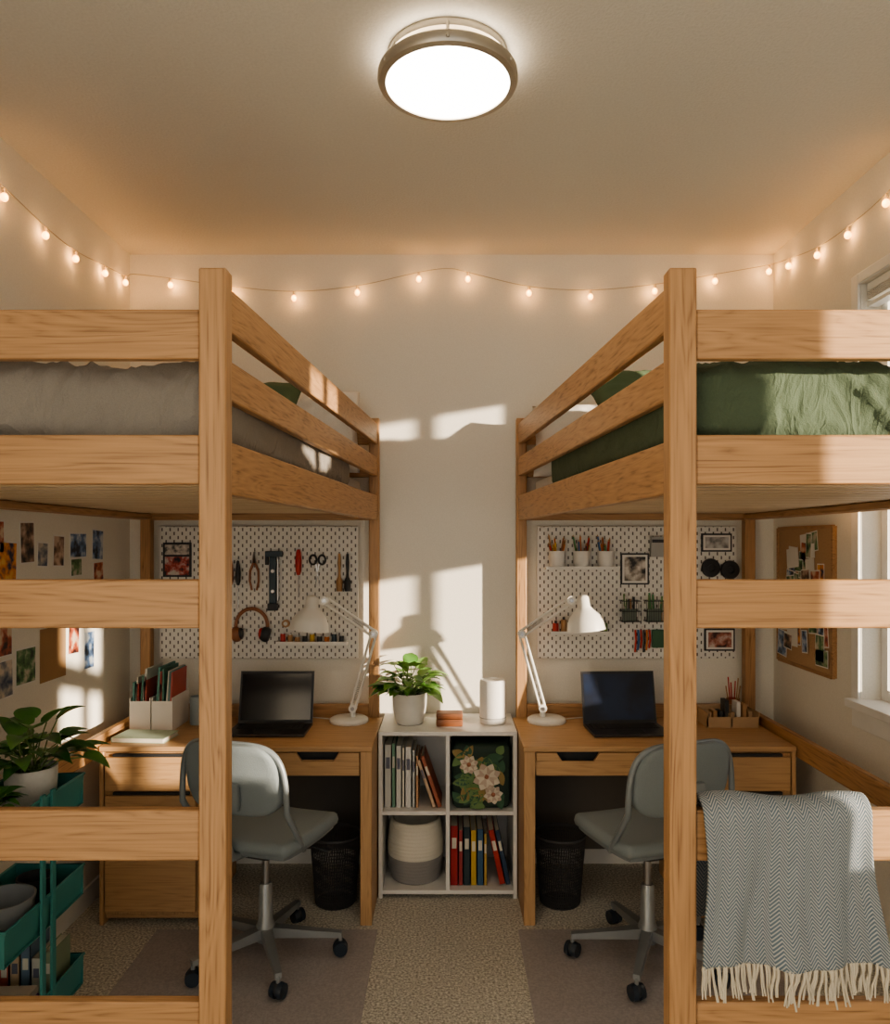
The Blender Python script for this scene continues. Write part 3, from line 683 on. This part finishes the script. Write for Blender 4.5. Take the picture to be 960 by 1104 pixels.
b.box(x0,x1,y0,y1,.7505,.756,CB); b.box(x0,x1,y0,y0+.005,.756,.80,CB); b.box(x0,x1,y1-.005,y1,.756,.83,CB); b.box(x0,x0+.005,y0,y1,.756,.82,CB); b.box(x1-.005,x1,y0,y1,.756,.82,CB); b.box(1.30,1.305,y0,y1,.756,.81,CB)
for i in range(8):
    xx=1.205+i*.027; b.box(xx,xx+.018,3.56,3.62,.756,random.uniform(.81,.87),random.choice([WPL,DARK,BRS,TAN,CB]))
b.done('desk_organizer')
b=B(); b.lathe((1.375,3.70,.75),[(0,0),(.03,0),(.031,.1),(.028,.1),(.028,.006),(0,.006)],TAN,20)
for i in range(6): a=i*1.05; b.cyl((1.375+.01*math.cos(a),3.70+.01*math.sin(a),.76),(1.375+.035*math.cos(a),3.70+.02*math.sin(a),.91+.02*(i%3)),.0035,.003,random.choice([DARK,BRS,RED]),6)
b.done('pen_cup')
# waste bins
WM=cmat('dark_wire_mesh',(.085,.085,.09),.5,.3)
for x,y in((-.50,3.42),(.50,3.42)):
    b=B(); b.lathe((x,y,0),[(0,.002),(.085,.002),(.088,.008)],WM,36); b.lathe((x,y,0),[(.111,.298),(.116,.303),(.116,.312),(.110,.312),(.111,.298)],WM,36)
    for k in range(60):
        a=k*math.pi/30; c,s_=math.cos(a),math.sin(a); a2=a+.5; c2,s2=math.cos(a2),math.sin(a2)
        b.cyl((x+.088*c,y+.088*s_,.006),(x+.112*c,y+.112*s_,.30),.0014,.0014,WM,4,False)
        cm_=math.cos(a+.25); sm_=math.sin(a+.25); b.tube([(x+.088*c,y+.088*s_,.006),(x+.100*cm_,y+.100*sm_,.153),(x+.112*c2,y+.112*s2,.30)],.0012,WM,4)
    for k in range(20):
        z=.02+k*.0142; r=.088+.024*z/.3; b.tube([(x+r*math.cos(t),y+r*math.sin(t),z) for t in [i*6.2832/28 for i in range(29)]],.0012,WM,4)
    b.done('waste_basket')
# ------------------------------------------------------------------ office chairs
SHELL=cmat('chair_fabric_bluegrey',(.225,.262,.275),.8,0,.3,300); CFR=cmat('chair_frame_grey',(.235,.265,.28),.4,.2); BASE=cmat('chair_base_metal',(.33,.35,.36),.35,.5); CAST=cmat('caster_navy',(.02,.03,.045),.4)
def chair(cx0,cy0,rz,off):
    b=B()
    for k in range(5):
        a=math.radians(off+72*k)-math.radians(rz); d=V((math.cos(a),math.sin(a),0)); n=V((-d.y,d.x,0))
        def sec(r,w,z0,z1): p=d*r; return [p-n*w+V((0,0,z0)),p+n*w+V((0,0,z0)),p+n*w+V((0,0,z1)),p-n*w+V((0,0,z1))]
        s0=sec(.02,.020,.085,.125); s1=sec(.29,.012,.072,.092)
        b.hexa([s0[0],s0[1],s1[1],s1[0]],[s0[3],s0[2],s1[2],s1[3]],BASE)
        e=d*.285; b.cyl(e+V((0,0,.05)),e+V((0,0,.078)),.008,.008,BASE,10)
        w=V((math.cos(k*2.1),math.sin(k*2.1),0))
        for sg in(-1,1): b.cyl(e+w*sg*.006+V((0,0,.030)),e+w*sg*.024+V((0,0,.030)),.029,.026,CAST,20)
        b.cyl(e-w*.008+V((0,0,.034)),e+w*.008+V((0,0,.034)),.024,.024,DARK,14)
    b.lathe((0,0,0),[(0,.07),(.034,.07),(.036,.13),(.028,.15),(.026,.28),(.022,.29),(0,.29)],BASE,24)
    b.cyl((0,0,.28),(0,0,.44),.014,.014,STEEL,16)
    b.rbox((.09,.11,.022),.015,.02,DARK,None,T(0,-.01,.445)); b.tube([(.08,.03,.44),(.16,.05,.435),(.22,.055,.425)],.005,DARK,8); b.box(.215,.255,.045,.065,.42,.43,DARK)
    def sf(p,n):
        z=p.z
        if p.y>.12: z-=.9*(p.y-.12)**2*2
        z+=.10*p.x*p.x*(1 if p.z>0 else .6)
        w=1-.12*max(0,(abs(p.y)/.21))**3
        return V((p.x*w,p.y,z))
    b.rbox((.235,.205,.025),.024,.02,SHELL,sf,T(0,.0,.502)); b.rbox((.215,.185,.012),.010,.03,CFR,sf,T(0,.0,.474))
    def bf(p,n):
        t=(p.z+.135)/.27
        w=1.0-.10*max(0,t-.4)-.05*max(0,.3-t)
        cx=abs(p.x)/.205; cz=abs(p.z)/.135
        q=p.copy()
        k=max(0,cx-.55)/.45; k2=max(0,cz-.3)/.7
        q.z*=1-.22*k*k; q.x*=w*(1-.14*k2*k2)
        q.y+=.55*q.x*q.x*1.6 - .10*(t-.5)*.5
        return q
    b.rbox((.205,.020,.135),.018,.018,SHELL,bf,T(0,-.235,.755))
    pts=[]
    for i in range(41):
        t=-1+2*i/40; a=t*math.pi*.5
        px=.222*math.copysign(abs(math.sin(a))**.45,a); z=.50+.385*abs(math.cos(a))**.38
        yy=-.250+.88*px*px
        f=max(0,(.66-z)/.16); yy+=f*f*.10
        pts.append((px,yy,z))
    b.tube([(-.10,-.02,.450),(-.19,-.04,.458)]+pts+[(.19,-.04,.458),(.10,-.02,.450)],.0115,CFR,10)
    b.tube([(0,-.10,.45),(0,-.22,.47),(0,-.262,.56),(0,-.262,.68)],.018,CFR,12)
    b.rbox((.06,.012,.05),.01,.02,CFR,None,T(0,-.258,.70))
    b.done('office_chair',loc=(cx0,cy0,.005),rz=math.radians(rz),angle=50)
chair(-.70,2.95,-20,-68); chair(.765,2.94,20,-112)
# ------------------------------------------------------------------ utility cart
TL=cmat('teal_powder_coat',(.065,.265,.245),.45)
b=B(); x0,x1,y0,y1=-1.452,-1.225,2.12,2.58
def tray(z0,h):
    t=.003
    b.box(x0,x1,y0,y1,z0,z0+t,TL)
    b.hexa([(x1-.012,y0,z0),(x1-.009,y0,z0),(x1-.009,y1,z0),(x1-.012,y1,z0)],[(x1,y0,z0+h),(x1+.003,y0,z0+h),(x1+.003,y1,z0+h),(x1,y1,z0+h)],TL)
    b.box(x0,x0+t,y0,y1,z0,z0+h,TL); b.box(x0,x1,y0,y0+t,z0,z0+h,TL); b.box(x0,x1,y1-t,y1,z0,z0+h,TL)
    b.tube([(x0,y0,z0+h),(x1+.002,y0,z0+h),(x1+.002,y1,z0+h),(x0,y1,z0+h),(x0,y0,z0+h)],.005,TL,8)
for z in(.725,.42,.12): tray(z,.10)
for yy in(2.30,2.36):
    b.box(x1+.002,x1+.010,yy,yy+.022,.10,.84,TL)
b.box(x0-.006,x0,2.30,2.37,.10,.84,TL)
for xx in(x0+.03,x1-.03):
    for yy in(y0+.04,y1-.04):
        b.cyl((xx,yy,.07),(xx,yy,.12),.006,.006,STEEL,10); b.cyl((xx-.012,yy,.032),(xx+.012,yy,.032),.032,.032,DARK,20)
        b.box(xx-.016,xx+.016,yy-.012,yy+.012,.062,.072,STEEL)
b.done('utility_cart',.001)
plant('pothos_plant',(-1.335,2.46,.7285),.078,.155,28,.14,.20,.12,.078,11,True,'pot_ribbed',(.72,.70,.66),True,.45,LEAFD)
plant('small_potted_plant',(-1.32,2.20,.7285),.055,.11,12,.06,.08,.075,.05,5,True,'pot_ribbed2',(.74,.72,.68),True,.5,LEAFD)
b=B(); b.lathe((-1.335,2.30,.4235),[(0,0),(.06,0),(.085,.05),(.092,.115),(.086,.115),(.078,.05),(0,.012)],cmat('grey_stoneware',(.30,.31,.31),.4),32); b.done('stoneware_bowl')
b=B(); b.lathe((-1.335,2.48,.4235),[(0,0),(.05,0),(.055,.10),(.05,.10),(.046,.01),(0,.01)],DARK,28); b.done('black_mug')
b=B(); z=.1235
for i,c in enumerate(((.55,.52,.48),(.12,.2,.3),(.5,.15,.15),(.62,.6,.55),(.2,.14,.3),(.6,.5,.4))):
    th=random.uniform(.014,.026); cm=cmat('stack_%d'%i,c,.6); o=b.M; b.M=T(-1.34,2.25,z)@rot('Z',random.uniform(-4,4)); b.box(-.08,.08,-.105,.115,0,.002,cm); b.box(-.078,.077,-.103,.113,.002,th-.002,PG); b.box(-.08,.08,-.105,.115,th-.002,th,cm); b.box(-.081,-.079,-.105,.115,0,th,cm); b.box(.079,.081,-.105,.115,0,th,cm); b.M=o; z+=th
b.done('stack_of_books')
b=B()
for i in range(5): book(b,-1.42+i*.034,.124,.03,.16+.02*(i%3),.12,[(.5,.12,.08),(.6,.45,.3),(.15,.22,.3),(.6,.58,.5),(.25,.3,.2)][i],2.43)
b.done('row_of_books')
# ------------------------------------------------------------------ string lights
b=B(); WIRE=cmat('fairy_light_wire',(.45,.38,.28),.6); BL=emat('fairy_bulb_glow',(1.,.45,.12),7.)
pts=[(XL+.012,2.30,2.87),(XL+.015,2.726,2.86),(XL+.015,3.006,2.836),(XL+.015,3.25,2.835),(XL+.015,3.53,2.872),(XL+.02,3.74,2.90),(-1.56,3.82,2.935),
     (-1.38,3.82,2.915),(-1.08,3.82,2.875),(-.765,3.82,2.850),(-.45,3.82,2.878),(-.144,3.82,2.945),(0,3.825,2.965),(.10,3.82,2.945),(.404,3.82,2.875),(.71,3.82,2.857),(1.03,3.82,2.885),(1.33,3.82,2.935),
     (1.59,3.80,2.975),(XR-.015,3.64,2.945),(XR-.015,3.357,2.89),(XR-.015,3.10,2.875),(XR-.015,2.83,2.885),(XR-.012,2.4,2.95)]
dense=[]
for i in range(len(pts)-1):
    p0=V(pts[max(i-1,0)]);p1=V(pts[i]);p2=V(pts[i+1]);p3=V(pts[min(i+2,len(pts)-1)])
    for k in range(8):
        t=k/8; q=.5*((2*p1)+(p2-p0)*t+(2*p0-5*p1+4*p2-p3)*t*t+(3*p1-p0-3*p2+p3)*t**3)
        q.x=max(XL+.004,min(XR-.004,q.x)); q.y=min(q.y,YB-.004); dense.append(q)
b.tube(dense,.0018,WIRE,6)
bulbs=[p for i,p in enumerate(pts) if i not in(0,6,12,23)]
for p in bulbs:
    p=V(p); b.cyl(p-V((0,0,.002)),p-V((0,0,.022)),.006,.0065,WIRE,10)
    b.ball(p-V((0,0,.034)),.0135,BL,(1,1,1.15),14)
sl=b.done('string_lights',angle=60)
for p in bulbs:
    ld=bpy.data.lights.new('bulb_light','POINT'); ld.energy=.24; ld.color=(1.,.50,.17); ld.shadow_soft_size=.012
    o=bpy.data.objects.new('bulb_light',ld); bpy.context.scene.collection.objects.link(o)
    p=V(p)-V((0,0,.034)); c=V((0,1.9,p.z)); d=V((c.x-p.x,c.y-p.y,0)).normalized()
    o.parent=sl; o.location=p+d*.030-sl.location
# ------------------------------------------------------------------ light
sd=bpy.data.lights.new('sun','SUN'); sd.energy=13; sd.color=(1.,.84,.65); sd.angle=math.radians(1.2)
so=bpy.data.objects.new('sun',sd); bpy.context.scene.collection.objects.link(so)
so.rotation_euler=V((-1,.60,-.17)).to_track_quat('-Z','Y').to_euler(); so.location=(6,-2,4)
w=bpy.data.worlds.new('sky'); bpy.context.scene.world=w; w.use_nodes=True
bg=w.node_tree.nodes['Background']; bg.inputs[0].default_value=(1.,.97,.92,1); bg.inputs[1].default_value=1.25
# ------------------------------------------------------------------ camera
cd=bpy.data.cameras.new('camera'); cam=bpy.data.objects.new('camera',cd); bpy.context.scene.collection.objects.link(cam)
cd.sensor_fit='HORIZONTAL'; cd.sensor_width=36; cd.lens=31.05; cd.shift_y=33/960; cd.shift_x=-3/960; cd.clip_start=.05
cam.location=(0,0,1.6); cam.rotation_euler=(math.radians(90),0,0)
bpy.context.scene.camera=cam
vs=bpy.context.scene.view_settings; vs.view_transform='AgX'; vs.look='AgX - Medium High Contrast'; vs.exposure=0.
